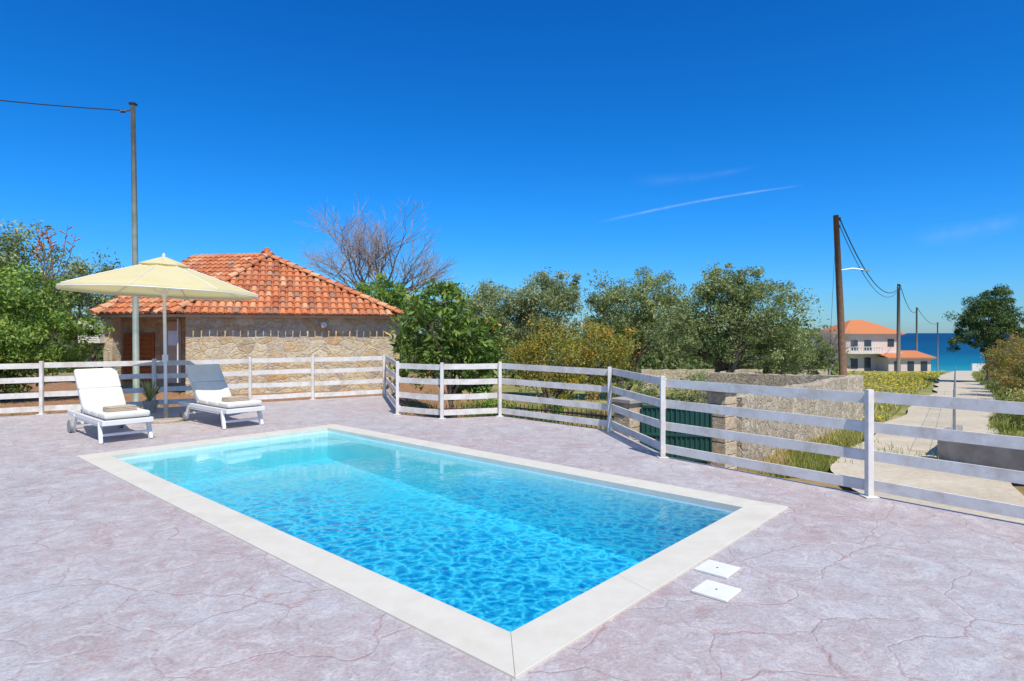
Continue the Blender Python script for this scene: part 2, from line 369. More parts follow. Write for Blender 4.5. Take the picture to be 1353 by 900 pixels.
mb.add(vs,[(3,2,1,0),(4,5,6,7),(1,5,4,0),(2,6,5,1),(3,7,6,2),(0,4,7,3)])
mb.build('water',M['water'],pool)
ang=math.atan2(v_.y,v_.x)
for (x,y) in ((1.385,4.14),(1.262,3.79)):
    mb=MB(); R=Matrix.Rotation(ang,3,'Z')
    mb.box((x,y,.009),(.225,.225,.016),0,R); ob=mb.build('skimmer_lid',M['lid'],origin=(x,y,0),bevel=.004)
    m2=MB(); m2.tube([(0,0,.0175),(0,0,.0185)],.007,10); m2.build('finger_hole',M['black'],ob)  # flat black disc on the lid, shade of the hole as colour

# ------------------------------------------------------------------ fence
fence=empty('white_rail_fence')
mbp=MB(); mbr=MB()
left0=Vector((-9.2,12.0)); dl=Vector((5.9,3.6))
posts=[left0+dl*t for t in(-1.1,-.55,0,.275,.549,.751)]+[Vector(p) for p in fence_path[1:]]
for i,p in enumerate(posts):
    mbp.box((p.x,p.y,.52),(.06,.06,1.06),rot=Matrix.Rotation(rnd.uniform(-.1,.4),3,'Z'))
    mbp.box((p.x,p.y,.008),(.13,.13,.014))
for a,b in zip(posts[:-1],posts[1:]):
    d=(b-a).normalized(); nn=Vector((-d.y,d.x))*.047
    for z in (.965,.685,.395,.115):
        j=lambda: rnd.uniform(-.012,.012)
        za,zc=z+j(),z+j(); mid=(a+b)/2; zm=(za+zc)/2-rnd.uniform(0,.008)
        mbr.beam((a.x+nn.x,a.y+nn.y,za),(mid.x+nn.x,mid.y+nn.y,zm),.024,.104); mbr.beam((mid.x+nn.x,mid.y+nn.y,zm),(b.x+nn.x,b.y+nn.y,zc),.024,.104)
mbp.build('posts',M['white_paint'],fence,bevel=.004); mbr.build('rails',M['white_paint'],fence)

# ------------------------------------------------------------------ loungers
def lounger(x,y,rot):
    e=empty('sun_lounger',(x,y,0),rot)
    mb=MB()
    for s in(-1,1):
        mb.beam((0,s*.31,.30),(1.95,s*.31,.30),.045,.075)
        mb.beam((.20,s*.315,.30),(.10,s*.325,0),.05,.07); mb.beam((1.50,s*.315,.30),(1.62,s*.325,.05),.05,.07)
        mb.beam((.3,s*.312,.25),(1.45,s*.312,.25),.03,.03)
        mb.beam((1.2,s*.27,.36),(1.72,s*.27,.93),.04,.04)
    mb.beam((.02,-.31,.30),(.02,.31,.30),.05,.075); mb.beam((1.93,-.31,.30),(1.93,.31,.30),.05,.06)
    mb.beam((.13,-.3,.12),(.13,.3,.12),.03,.04); mb.beam((1.55,-.3,.15),(1.55,.3,.15),.03,.04)
    mb.beam((1.50,-.2,.30),(1.58,-.2,.76),.03,.03); mb.beam((1.50,.2,.30),(1.58,.2,.76),.03,.03)
    for i in range(9): mb.beam((.12+i*.135,-.29,.325),(.12+i*.135,.29,.325),.07,.018)
    for i in range(6):
        t=.08+i*.16; mb.beam((1.2+.52*t,-.27,.36+.57*t),(1.2+.52*t,.27,.36+.57*t),.07,.018)
    mb.build('frame',M['plastic'],e,bevel=.01)
    mb=MB()
    for s in(-1,1): mb.tube([(1.66,s*.33,.10),(1.66,s*.375,.10)],.10,20)
    mb.build('wheels',M['wheel'],e,bevel=.01)
    for nm,seg in(('seat_cushion',[(.02,.355),(.40,.35),(.80,.35),(1.18,.36)]),('back_cushion',[(1.20,.385),(1.46,.665),(1.74,.97)])):
        mb=MB()
        for (xa,za),(xb,zb_) in zip(seg[:-1],seg[1:]):
            dx,dz=xb-xa,zb_-za; L=math.hypot(dx,dz); nx_,nz_=-dz/L,dx/L; hh=.042
            mb.beam((xa+nx_*hh,0,za+nz_*hh),(xb+nx_*hh,0,zb_+nz_*hh),.60,.085)
        mb.build(nm,M['fabric'],e,bevel=.032,seg=4,smooth=True)
    mb=MB(); 
    for k in range(3): mb.box((.33+.005*k,0.02,.452+k*.022),(.24-.01*k,.40-.012*k,.021),rot=Matrix.Rotation(.08*k,3,'Z'))
    mb.build('folded_towel',M['towel'],e,bevel=.009,seg=3)
ra=math.atan2(u.y,u.x)
lounger(-5.62,9.0,ra); lounger(-4.48,10.35,ra+.03)

# ------------------------------------------------------------------ umbrella
e=empty('patio_umbrella',(-6.2,11.0,0))
mb=MB(); mb.tube([(0,0,0),(0,0,.05),(0,0,.075)],[.27,.27,.22],32); mb.tube([(0,0,.06),(0,0,.32)],.04,16); mb.build('base',M['umb_base'],e,bevel=.01)
mb=MB(); mb.tube([(0,0,.05),(-.04,0,2.98)],.027,16); mb.tube([(-.04,0,2.98),(-.04,0,3.03)],[.03,.012],12); mb.tube([(0,0,1.15),(.0,-.07,1.15),(0,-.09,1.08)],.012,8); mb.box((-.015,0,1.15),(.07,.07,.12)); 
mb.build('pole',M['plastic'],e)
tilt=Matrix.Rotation(math.radians(1.5),3,'Y')@Matrix.Rotation(math.radians(-1),3,'X')
def cpt(r,th,R,z0,z1,sc=.05):
    k=th/(math.pi/4); fr_=abs((k%1)-.5)*2
    rr=r*(1-.05*(1-fr_)*(r/R)); t=r/R
    z=z1-(z1-z0)*(.9*t+.1*t*t)+ -sc*(1-fr_)*math.sin(math.pi*min(t*1.0,1))*.6
    return tilt@Vector((rr*math.cos(th+.25),rr*math.sin(th+.25),z-2.4))+Vector((-.06,0,2.4))
def canopy(r0,R,z0,z1,nr,val):
    vs=[];fs=[];nt=64
    rs=[r0+(R-r0)*i/nr for i in range(nr+1)]
    for r in rs:
        for k in range(nt): vs.append(cpt(r,2*math.pi*k/nt,R,z0,z1))
    for k in range(nt): p=cpt(R,2*math.pi*k/nt,R,z0,z1); vs.append(p+Vector((0,0,-val)))
    for i in range(nr+1):
        for k in range(nt): fs.append((i*nt+k,i*nt+(k+1)%nt,(i+1)*nt+(k+1)%nt,(i+1)*nt+k))
    return vs,fs
R_=1.60; zr=2.34
vs,fs=canopy(.30,R_,zr,2.90,9,.035); mb=MB(); mb.add(vs,fs)
vs,fs=canopy(.01,.40,2.82,2.975,4,.02); mb.add(vs,fs); mb.build('canopy',M['canvas'],e,smooth=True)
mb=MB()
for k in range(8):
    th=k*math.pi/4
    a=cpt(.03,th,R_,zr,2.90)-Vector((0,0,.03)); b=cpt(R_-.02,th,R_,zr,2.90)-Vector((0,0,.02)); mb.tube([a,b],.009,6)
    mb.tube([(-.03+.03*math.cos(th+.25),.03*math.sin(th+.25),2.3),a.lerp(b,.5)],.007,6)
    pp=[cpt(R_*q,th,R_,zr,2.90)+Vector((0,0,.004)) for q in(.22,.5,.75,1)]; mb.tube(pp,.009,4)
rim=[cpt(R_,2*math.pi*k/64,R_,zr,2.90)+Vector((0,0,-.03)) for k in range(65)]; mb.tube(rim,.009,5)
mb.tube([(-.03,0,2.25),(-.03,0,2.34)],.045,12); mb.build('ribs',M['plastic'],e)

# ------------------------------------------------------------------ stone house
house=empty('stone_house')
ze=2.17
E1=Vector((-11.75,17.4,ze));E2=Vector((-9.28,16.95,ze));E3=Vector((-3.52,19.05,ze));B1=Vector((-5.8,25.2,ze));B2=Vector((-13.6,23.2,ze))
PK=Vector((-8.22,20.6,4.15)); QK=Vector((-11.05,21.4,3.95))
foot=[(-9.2,17.3),(-3.55,19.37),(-5.9,24.8),(-13.2,22.9),(-12.6,18.95),(-9.9,18.95)]
mb=MB(); mb.extrude(foot[::-1],-.4,2.10); mb.extrude([(-11.75,17.65),(-11.45,17.6),(-11.4,17.9),(-11.7,17.95)][::-1],-.4,2.10)
mb.build('walls',M['house_stone'],house)
mb=MB(); 
for poly in ([B1,B2,QK,PK],[B2,E1,QK],[E3,B1,PK],[E1,E2,PK,QK],[E2,E3,PK]):
    mb.add(poly,[tuple(range(len(poly)))],tint=.1)
mb.add([E1+Vector((0,0,-.05)),E2+Vector((0,0,-.05)),E3+Vector((0,0,-.05)),B1+Vector((0,0,-.05)),B2+Vector((0,0,-.05))],[(0,1,2,3,4)],tint=.1)
mb.build('roof_deck',M['tile'],house)
tm=MB()
def tile(c,U,V,Nn,r0,r1,L,t,lift=.03,n=6):
    vs=[]
    for (s,r,l) in((-.5,r0,lift),(.5,r1,0)):
        for k in range(n+1):
            a=math.pi*k/n; vs.append(c+V*s*L+U*math.cos(a)*r+Nn*(math.sin(a)*r*.8+l))
    fs=[(k,k+1,n+2+k,n+1+k) for k in range(n)]+[tuple(range(n+1))]
    tm.add(vs,fs,tint=t)
def tiled(poly):
    A,B=poly[0],poly[1]; U=(B-A).normalized(); Nn=U.cross(poly[2]-A).normalized()
    if Nn.z<0: Nn=-Nn
    V=Nn.cross(U); 
    if V.z<0: V=-V
    p2=[((p-A).dot(U),(p-A).dot(V)) for p in poly]
    umin=min(p[0] for p in p2);umax=max(p[0] for p in p2);vmax=max(p[1] for p in p2)
    uu=umin+.1
    while uu<umax:
        vv=.10
        while vv<vmax+.2:
            if inside((uu,max(vv,.05)),p2) or inside((uu,vv-.15),p2) or inside((uu+.08,vv),p2):
                c=A+U*(uu+rnd.uniform(-.010,.010))+V*(vv-.03+rnd.uniform(-.01,.01))
                Vt=(V+U*rnd.uniform(-.03,.03)).normalized()
                tile(c,U,Vt,Nn,.092,.075,.40,min(1,max(0,rnd.gauss(.5,.26))),.03+rnd.uniform(-.006,.01))
            vv+=.33
        uu+=.205
for poly in ([E2,E3,PK],[E1,E2,PK,QK],[E3,B1,PK],[B2,E1,QK]): tiled(poly)
def caps(a,b):
    d=(b-a); L=d.length; d.normalize(); U=d.cross(Vector((0,0,1))).normalized(); Nn=U.cross(d)
    if Nn.z<0: Nn=-Nn
    n=int(L/.33)
    for i in range(n+1): tile(a+d*(i*L/n)+Nn*.05,U,d,Nn,.125,.10,.42,rnd.uniform(.3,.9),.035)
for a,b in((E2,PK),(E3,PK),(E1,QK),(QK,PK),(B1,PK),(B2,QK)): caps(a,b)
tm.tube([PK+Vector((0,0,.05)),PK+Vector((0,0,.18)),PK+Vector((0,0,.30))],[.14,.11,.08],10,tint=.3)
tm.build('roof_tiles',M['tile'],house)
mb=MB()
for a,b in((E1,E2),(E2,E3)):
    d=(b-a).normalized(); nn=Vector((-d.y,d.x,0))*.12
    mb.beam(a+nn+Vector((0,0,-.075)),b+nn+Vector((0,0,-.075)),.10,.09)
mb.build('eave_fascia',M['fascia'],house,bevel=.005)
mb=MB(); mb.box((-11.5,18.92,.85),(.95,.05,1.5)); 
for k in range(10): mb.box((-11.5,18.885,.2+k*.14),(.80,.02,.09),rot=Matrix.Rotation(.3,3,'X'))
mb.build('shutter_door',M['wood_door'],house,bevel=.004)
mb=MB(); mb.box((-10.45,18.93,1.0),(.5,.04,1.9)); mb.build('porch_wall_panel',M['plaster'],house)
mb=MB(); mb.box((-12.0,17.55,1.62),(.62,.3,.62)); 
for k in range(9): mb.box((-12.0,17.395,1.40+k*.055),(.5,.01,.012))
mb.box((-9.75,17.7,1.45),(.28,.12,.42)); mb.tube([(-9.45,17.35,2.0),(-9.45,17.35,.2)],.02,8)
mb.build('air_conditioner',M['plastic'],house,bevel=.01)
ww=Vector((-9.2,17.3)).lerp(Vector((-3.55,19.37)),.62)
mb=MB(); mb.tube([(ww.x+.03,ww.y-.10,1.84),(ww.x,ww.y+.02,1.84)],[.09,.07],14); mb.build('wall_light',M['trim_white'],house)

# ------------------------------------------------------------------ vegetation
def tree(name,base,ells,nclump,lpc,L,W,leaf,bark,tr,seed,fork=.35,csig=.16,limbs=14,up=0,multi=1):
    rng=np.random.default_rng(seed); r2=random.Random(seed); mb=MB(); base=Vector(base)
    vol=np.array([a[3]*a[4]*a[5] for a in ells]); pr=vol/vol.sum()
    cc=[];rs=[]
    for _ in range(nclump):
        e_=ells[rng.choice(len(ells),p=pr)]
        d=rng.normal(size=3); d/=np.linalg.norm(d); r=rng.uniform(.15,1)**.45
        r*=1+.10*rng.normal()
        cc.append(np.array(e_[:3])+d*r*np.array(e_[3:])*.95); rs.append(min(e_[3:])*csig*rng.uniform(.5,1.4))
    zs_=[c[2] for c in cc]; zlo,zhi=min(zs_),max(zs_)
    for c,r in zip(cc,rs):
        n=int(lpc*1.2*rng.uniform(.6,1.5)); g_=rng.normal(size=(n,3)); g_/=np.maximum(1,np.linalg.norm(g_,axis=1)/1.9)[:,None]
        P_=c+g_*r*np.array([1,1,.75])
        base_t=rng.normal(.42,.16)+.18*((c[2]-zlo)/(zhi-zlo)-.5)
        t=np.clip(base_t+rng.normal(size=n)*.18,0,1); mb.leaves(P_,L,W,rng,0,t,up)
    ctr=Vector(np.mean([a[:3] for a in ells],axis=0).tolist()); cb=ctr.z-(ctr.z-base.z)*(1-fork)
    order=list(range(len(cc))); r2.shuffle(order)
    forks=[]
    for m_ in range(multi):
        off=Vector((r2.uniform(-.5,.5),r2.uniform(-.3,.3),0))*(multi>1)
        f=Vector((base.x+(ctr.x-base.x)*.4,base.y+(ctr.y-base.y)*.4,cb))+off*1.6
        mid=(base+f)/2+Vector((r2.uniform(-.12,.12),r2.uniform(-.12,.12),0))+off*.2
        mb.tube([base+off*.25-Vector((0,0,.2)),mid,f],[tr*1.3,tr,tr*.8],8,1); forks.append(f)
    for k in order[:limbs]:
        f=forks[k%len(forks)]; q=Vector(cc[k].tolist()); m1=f.lerp(q,.35)+Vector((r2.uniform(-.15,.15),r2.uniform(-.15,.15),r2.uniform(.0,.25))); m2=f.lerp(q,.7)+Vector((r2.uniform(-.15,.15),r2.uniform(-.15,.15),r2.uniform(-.05,.2)))
        mb.tube([f,m1,m2,q],[tr*.6,tr*.4,tr*.22,tr*.08],5,1)
    return mb.build(name,[leaf,bark],origin=tuple(base))
g_=hgt(8.2,26)
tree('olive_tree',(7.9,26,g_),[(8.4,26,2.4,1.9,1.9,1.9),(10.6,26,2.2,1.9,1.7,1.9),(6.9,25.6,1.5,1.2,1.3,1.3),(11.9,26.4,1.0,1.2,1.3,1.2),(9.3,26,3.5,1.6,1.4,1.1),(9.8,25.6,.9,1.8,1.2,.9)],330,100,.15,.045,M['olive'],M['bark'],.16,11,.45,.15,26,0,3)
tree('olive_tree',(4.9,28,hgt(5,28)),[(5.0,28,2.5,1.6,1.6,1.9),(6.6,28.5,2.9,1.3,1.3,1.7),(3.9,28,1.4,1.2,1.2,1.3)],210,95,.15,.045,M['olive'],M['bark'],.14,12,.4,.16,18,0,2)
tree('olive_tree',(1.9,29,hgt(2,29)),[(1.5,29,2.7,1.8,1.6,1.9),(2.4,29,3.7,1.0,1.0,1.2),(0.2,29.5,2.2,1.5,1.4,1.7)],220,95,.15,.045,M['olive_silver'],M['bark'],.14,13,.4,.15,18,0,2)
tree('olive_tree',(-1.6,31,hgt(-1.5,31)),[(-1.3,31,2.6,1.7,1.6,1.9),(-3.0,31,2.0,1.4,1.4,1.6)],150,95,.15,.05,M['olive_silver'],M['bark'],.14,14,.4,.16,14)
tree('olive_tree',(14.6,33,hgt(14,33)),[(14.4,33,.6,1.6,1.2,1.5),(16.6,33.6,.2,1.2,1.0,1.2)],110,90,.16,.055,M['olive'],M['bark'],.12,31,.4,.16,14)
tree('loquat_tree',(-1.75,17.6,hgt(-1.75,17.6)),[(-2.1,17.6,1.7,1.15,1.1,1.35),(-1.1,17.6,1.3,.95,1.0,1.1),(-2.7,17.4,.9,.7,.8,.9),(-1.2,17.5,.4,1.0,.9,.7)],140,34,.22,.08,M['loquat'],M['bark'],.08,15,.35,.16,16,.2)
tree('pomegranate_tree',(1.6,20,hgt(1.6,20)),[(1.4,20,1.0,1.2,1.1,1.2),(3.0,20.3,1.1,1.1,1.0,1.1),(.5,20,.5,.8,.8,.9),(2.2,20,-.1,1.3,1,.6)],150,70,.10,.04,M['pome'],M['bark'],.05,16,.2,.2,20,0,3)
tree('garden_shrub',(-0.4,16,hgt(-.4,16)),[(-.4,16,-.4,.9,.7,.55),(.8,16.5,-.6,.8,.7,.45)],50,70,.10,.035,M['citrus'],M['bark'],.03,17,.3,.25,6)
tree('garden_shrub',(6.2,19.5,hgt(6,19.5)),[(6.0,19.5,-.3,1.3,.8,.6),(3.8,20.5,-.4,1.2,.8,.5)],60,70,.10,.035,M['olive'],M['bark'],.03,18,.3,.25,6)
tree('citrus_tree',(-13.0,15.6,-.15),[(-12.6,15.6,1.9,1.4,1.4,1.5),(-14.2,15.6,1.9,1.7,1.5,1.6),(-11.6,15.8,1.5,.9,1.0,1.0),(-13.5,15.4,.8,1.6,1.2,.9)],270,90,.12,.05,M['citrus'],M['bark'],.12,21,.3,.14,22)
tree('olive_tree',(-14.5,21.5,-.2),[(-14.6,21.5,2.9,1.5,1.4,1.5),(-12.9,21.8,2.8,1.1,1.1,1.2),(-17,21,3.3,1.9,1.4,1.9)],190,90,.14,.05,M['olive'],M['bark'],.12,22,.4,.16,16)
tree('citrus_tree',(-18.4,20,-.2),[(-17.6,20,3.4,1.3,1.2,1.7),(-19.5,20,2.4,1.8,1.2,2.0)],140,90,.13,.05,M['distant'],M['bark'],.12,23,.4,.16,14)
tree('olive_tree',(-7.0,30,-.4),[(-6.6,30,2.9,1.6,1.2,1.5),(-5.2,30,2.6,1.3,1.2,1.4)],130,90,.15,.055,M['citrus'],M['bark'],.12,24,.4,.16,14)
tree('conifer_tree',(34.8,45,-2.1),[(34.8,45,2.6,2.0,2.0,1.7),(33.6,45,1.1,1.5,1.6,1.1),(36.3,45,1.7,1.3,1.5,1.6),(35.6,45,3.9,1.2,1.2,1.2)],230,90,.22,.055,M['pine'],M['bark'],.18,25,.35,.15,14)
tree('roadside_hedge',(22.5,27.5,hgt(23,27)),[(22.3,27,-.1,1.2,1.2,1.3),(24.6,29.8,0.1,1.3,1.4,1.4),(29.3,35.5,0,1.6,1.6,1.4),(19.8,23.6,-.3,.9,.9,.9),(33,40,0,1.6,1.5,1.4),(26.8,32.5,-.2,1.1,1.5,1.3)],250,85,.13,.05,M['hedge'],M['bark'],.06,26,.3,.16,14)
tree('roadside_bush',(13.2,15.2,-1.1),[(13.6,14.8,-.75,1.1,.7,.35),(15.6,17.6,-.8,1.2,.8,.45),(17.6,20.4,-.7,1.2,.9,.6)],110,80,.11,.035,M['grass'],M['bark'],.03,27,.3,.22,6)

def bare(name,base,h,seed,r0=.11,sp=.55):
    r2=random.Random(seed); mb=MB()
    def br(p,d,L,r,lv):
        m=p+d*L*.5+Vector((r2.gauss(0,1),r2.gauss(0,1),0))*L*.05; q=p+d*L
        mb.tube([p,m,q],[r,r*.85,r*.65],5 if lv<3 else 3,0,cap=False)
        if lv>=7: return
        for k in range(3 if lv<6 else 2):
            nd=(d+Vector((r2.gauss(0,.44),r2.gauss(0,.44),r2.gauss(.08,.20)))).normalized()
            br(q if k<2 else m,nd,L*r2.uniform(.68,.88),r*.60,lv+1)
    b=Vector(base)
    mb.tube([b,b+Vector((0,0,h*.26))],[r0*2,r0*1.6],8)
    for k in range(5):
        a=k*1.26+.2; br(b+Vector((0,0,h*.24+k*.1)),Vector((sp*math.cos(a),sp*math.sin(a),1)).normalized(),h*.18,r0,1)
    return mb.build(name,M['bark_pale'],origin=base)
bare('bare_tree',(-7.3,33,-.6),9.9,5,.12)
bare('bare_tree',(18.6,36,-1.8),4.0,8,.05,.4)
mb=MB(); r2=random.Random(3)
for k in range(9):
    p=Vector((-12.2+r2.uniform(-.35,.35),16.2,3.0)); q=p+Vector((r2.uniform(-.35,.35),r2.uniform(-.2,.2),r2.uniform(.9,1.5))); mb.tube([p,p.lerp(q,.5)+Vector((.05,0,0)),q],[.015,.012,.006],4)
    for j in range(5): mb.tube([p.lerp(q,.6+j*.08),p.lerp(q,.6+j*.08)+Vector((r2.uniform(-.16,.16),r2.uniform(-.1,.1),.08))],[.010,.02],4,1)
mb.build('dried_flower_stalks',[M['bark'],M['wood_door']])
mb=MB(); rng=np.random.default_rng(44)
for i in range(150):
    y=rng.uniform(44,75); x=y*rng.uniform(-1.0,.485)
    s=rng.uniform(2.3,3.3); z=hgt(x,y)+s*.75
    if x/y>.40: s*=.85; z=hgt(x,y)+s*.7
    for c in range(9):
        cc=np.array([x,y,z])+rng.normal(size=3)*s*np.array([.6,.5,.38]); n=100
        t=np.clip(rng.normal(.42,.12)+rng.normal(size=n)*.15,0,1); mb.leaves(cc+rng.normal(size=(n,3))*s*.26,.40,.2,rng,0,t)
mb.build('distant_trees',M['distant'])
mb=MB(); rng=np.random.default_rng(45)
for i in range(30):
    x=rng.uniform(40,118); y=rng.uniform(88,125); 
    if not(.60<x/y<1.0): continue
    if abs(x/y-.71)<.05: continue
    s=rng.uniform(.7,1.3); z=hgt(x,y)+s*.6
    for c in range(6):
        cc=np.array([x,y,z])+rng.normal(size=3)*s*np.array([.8,.5,.3]); n=80
        mb.leaves(cc+rng.normal(size=(n,3))*s*.3,.3,.15,rng,0,np.clip(rng.normal(.42,.15)+rng.normal(size=n)*.15,0,1))
mb.build('coastal_shrubs',M['distant'])
# grass
rng=np.random.default_rng(9)
def blade(mb,x,y,h,w,t,mi=0):
    z=hgt(x,y); a=rng.uniform(0,6.28); dx,dy=math.cos(a)*w,math.sin(a)*w; lx,ly=rng.normal()*h*.35,rng.normal()*h*.35
    mb.add([(x-dx,y-dy,z-.02),(x+dx,y+dy,z-.02),(x+lx,y+ly,z+h)],[(0,1,2)],mi,t)
def flower(mb,x,y,z,s):
    a=rng.uniform(0,6.28); mb.add([(x+s*math.cos(a+k*1.57),y+s*math.sin(a+k*1.57),z+rng.uniform(-.5,.5)*s) for k in range(4)],[(0,1,2,3)],1,rng.uniform())
mb=MB(); cnt=0
while cnt<36000:
    q=rng.uniform()
    Y=11+ (72-11)*q**1.4; cx=7.0+(Y-11)*.745
    side=rng.uniform()
    if side<.72:
        X=cx-1.5-abs(rng.normal())*(.5 if Y<19 else 2.0+ .12*Y)
        if Y<20 and X<4.35+(Y-12)*.87+.25: continue
    else: X=cx+1.6+abs(rng.normal())*(1.0)
    if inside((X,Y),dp): continue
    if road_dist(X,Y)<1.25: continue
    patch=.5+.5*math.sin(X*1.7+Y)*math.sin(Y*1.1-X*.6)
    if rng.uniform()>patch+.25: continue
    hh=rng.uniform(.05,.28)*(.5+.9*patch)*(.8+.3*(Y>20)); blade(mb,X,Y,hh,.007+Y*.0004,float(np.clip(rng.normal((.42 if Y<19 else .58)+.2*math.sin(X*.5)*math.sin(Y*.3),.22),0,1))); cnt+=1
    if side<.72 and Y>18 and rng.uniform()<.20*(.3+patch): flower(mb,X,Y,hgt(X,Y)+hh*1.1,.016+.0011*Y)
mb.build('roadside_grass',[M['grass'],M['flower']])
mb=MB(); cnt=0
while cnt<9000:
    X=rng.uniform(-6,9); Y=rng.uniform(12,25)
    if inside((X,Y),dp) or X<-3.2 and Y>15: continue
    if rng.uniform()>.5+.5*math.sin(X*1.1)*math.sin(Y*1.3+X): continue
    blade(mb,X,Y,rng.uniform(.06,.22),.012,float(np.clip(rng.normal(.35,.25),0,1))); cnt+=1
for k in range(5000):
    X=rng.uniform(-16,-4); Y=rng.uniform(8,17)
    if inside((X,Y),dp): continue
    if math.sin(X*2)*math.sin(Y*2.3)<.3: continue
    blade(mb,X,Y,rng.uniform(.04,.14),.01,float(np.clip(rng.normal(.6,.25),0,1)))
mb.build('garden_grass',[M['grass'],M['flower']])
mb=MB(); r2=random.Random(2)
for k in range(40):
    a=r2.uniform(0,6.28); l=r2.uniform(.25,.5); o=r2.uniform(.05,.25); b0=Vector((0,0,.22)); m=b0+Vector((math.cos(a)*o*.5,math.sin(a)*o*.5,l*.6)); t=b0+Vector((math.cos(a)*o,math.sin(a)*o,l))
    s=Vector((-math.sin(a),math.cos(a),0))*.014
    mb.add([b0-s,b0+s,m+s,t,m-s],[(0,1,2,3,4)],0,r2.uniform(.2,1))
mb.tube([(0,0,0),(0,0,.22),(0,0,.24)],[.10,.14,.145],16,1); mb.build('potted_plant',[M['grass'],M['umb_base']],loc=(-7.25,12.3,0))

# ------------------------------------------------------------------ walls, gate, pillars
def wall_line(name,pts,t,h0,h1s,mat):
    mb=MB()
    for i in range(len(pts)-1):
        a=Vector(pts[i]);b=Vector(pts[i+1]);d=(b-a).normalized();nn=Vector((-d.y,d.x))*t/2
        n=max(1,int((b-a).length/.3)); vs=[];fs=[]
        for k in range(n+1):
            p=a.lerp(b,k/n); zt_=h1s[i]+(h1s[i+1]-h1s[i])*k/n+rnd.uniform(-.03,.03); zb_=hgt(p.x,p.y)-h0
            vs+=[(p.x-nn.x,p.y-nn.y,zb_),(p.x-nn.x,p.y-nn.y,zt_),(p.x+nn.x,p.y+nn.y,zt_),(p.x+nn.x,p.y+nn.y,zb_)]
        for k in range(n):
            o=k*4
            for j in range(3): fs.append((o+j,o+j+1,o+5+j,o+4+j))
        fs+= [(0,3,2,1),(n*4,n*4+1,n*4+2,n*4+3)]
        mb.add(vs,fs)
    return mb.build(name,mat)
wall_line('stone_boundary_wall',[(4.35,12.1),(11.35,20.2)],.38,.3,[.33,.20],M['wall_stone'])
wall_line('stone_boundary_wall',[(11.35,20.4),(7.4,24.2)],.35,.3,[.15,.05],M['wall_stone'])
wall_line('field_stone_wall',[(7.5,36),(20.2,39.5)],.4,.3,[-.55,-.75],M['wall_stone'])
wall_line('concrete_retaining_wall',[(8.85,12.6),(9.1,9.5),(9.6,5.5)],.25,.3,[-.42,-.42,-.42],M['concrete'])
wall_line('roadside_kerb_wall',[(9.1,12.75),(10.6,14.6)],.2,.3,[-.42,-.6],M['concrete'])
def pillar(x,y,h):
    z=hgt(x,y); e=empty('gate_pillar',(x,y,z),.7)
    mb=MB()
    k=0;zz_=-.2
    while zz_<h-.01: mb.box((0,0,zz_+.118),(.40+.012*(k%2),.40-.01*(k%2),.232)); zz_+=.24;k+=1
    mb.build('shaft',M['pillar'],e,bevel=.012)
    mb=MB(); mb.box((0,0,zz_+.035),(.52,.52,.08)); mb.build('cap',M['concrete'],e,bevel=.01)
pillar(4.05,11.85,1.35); pillar(2.30,12.15,1.25)
gate=empty('green_gate',(0,0,0))
mb=MB(); A=Vector((2.55,12.05)); B=Vector((3.82,11.80)); 
mb.beam((A.x,A.y,-.35),(B.x,B.y,-.35),.012,.98)
for z in(-.84,-.38,.16): mb.beam((A.x,A.y-.02,z),(B.x,B.y-.02,z),.05,.05)
for k in range(15):
    p=A.lerp(B,k/14); mb.beam((p.x,p.y-.02,-.85),(p.x,p.y-.02,.16),.03,.05 if k in(0,7,14) else .02)
mb.build('panel',M['green_metal'],gate,bevel=.003)
mb=MB()
for (a,b) in(((.1,13.9),(2.1,12.4)),((-1.9,13.6),(.1,13.9))):
    a=Vector(a);b=Vector(b);n=int((b-a).length/.11); zg=-.95
    for z in(zg+.12,zg+.85): mb.beam((a.x,a.y,z),(b.x,b.y,z),.03,.03)
    for k in range(n+1):
        p=a.lerp(b,k/n); mb.beam((p.x,p.y,zg),(p.x,p.y,zg+.95),.016,.016)
mb.build('iron_garden_fence',M['iron'])
mb=MB(); a=Vector((9.3,12.9)); b=Vector((26,36)); L=(b-a).length; d=(b-a)/L; n=9
for k in range(n+1):
    p=a.lerp(b,k/n); z=hgt(p.x,p.y); mb.tube([(p.x,p.y,z),(p.x,p.y,z+1.45)],.024,8)
for zz_ in(.15,.8,1.4):
    mb.tube([(a.lerp(b,k/n).x,a.lerp(b,k/n).y,hgt(*a.lerp(b,k/n))+zz_) for k in range(n+1)],.004,4)
s=0
while s<12:
    p=a+d*s; 
    for sg in(1,-1):
        q=a+d*max(0,min(L,s+sg*1.2)); mb.tube([(p.x,p.y,hgt(p.x,p.y)+.15),(q.x,q.y,hgt(q.x,q.y)+.15+1.25)],.0016,3)
    s+=.16
mb.build('chain_link_fence',M['galv'])

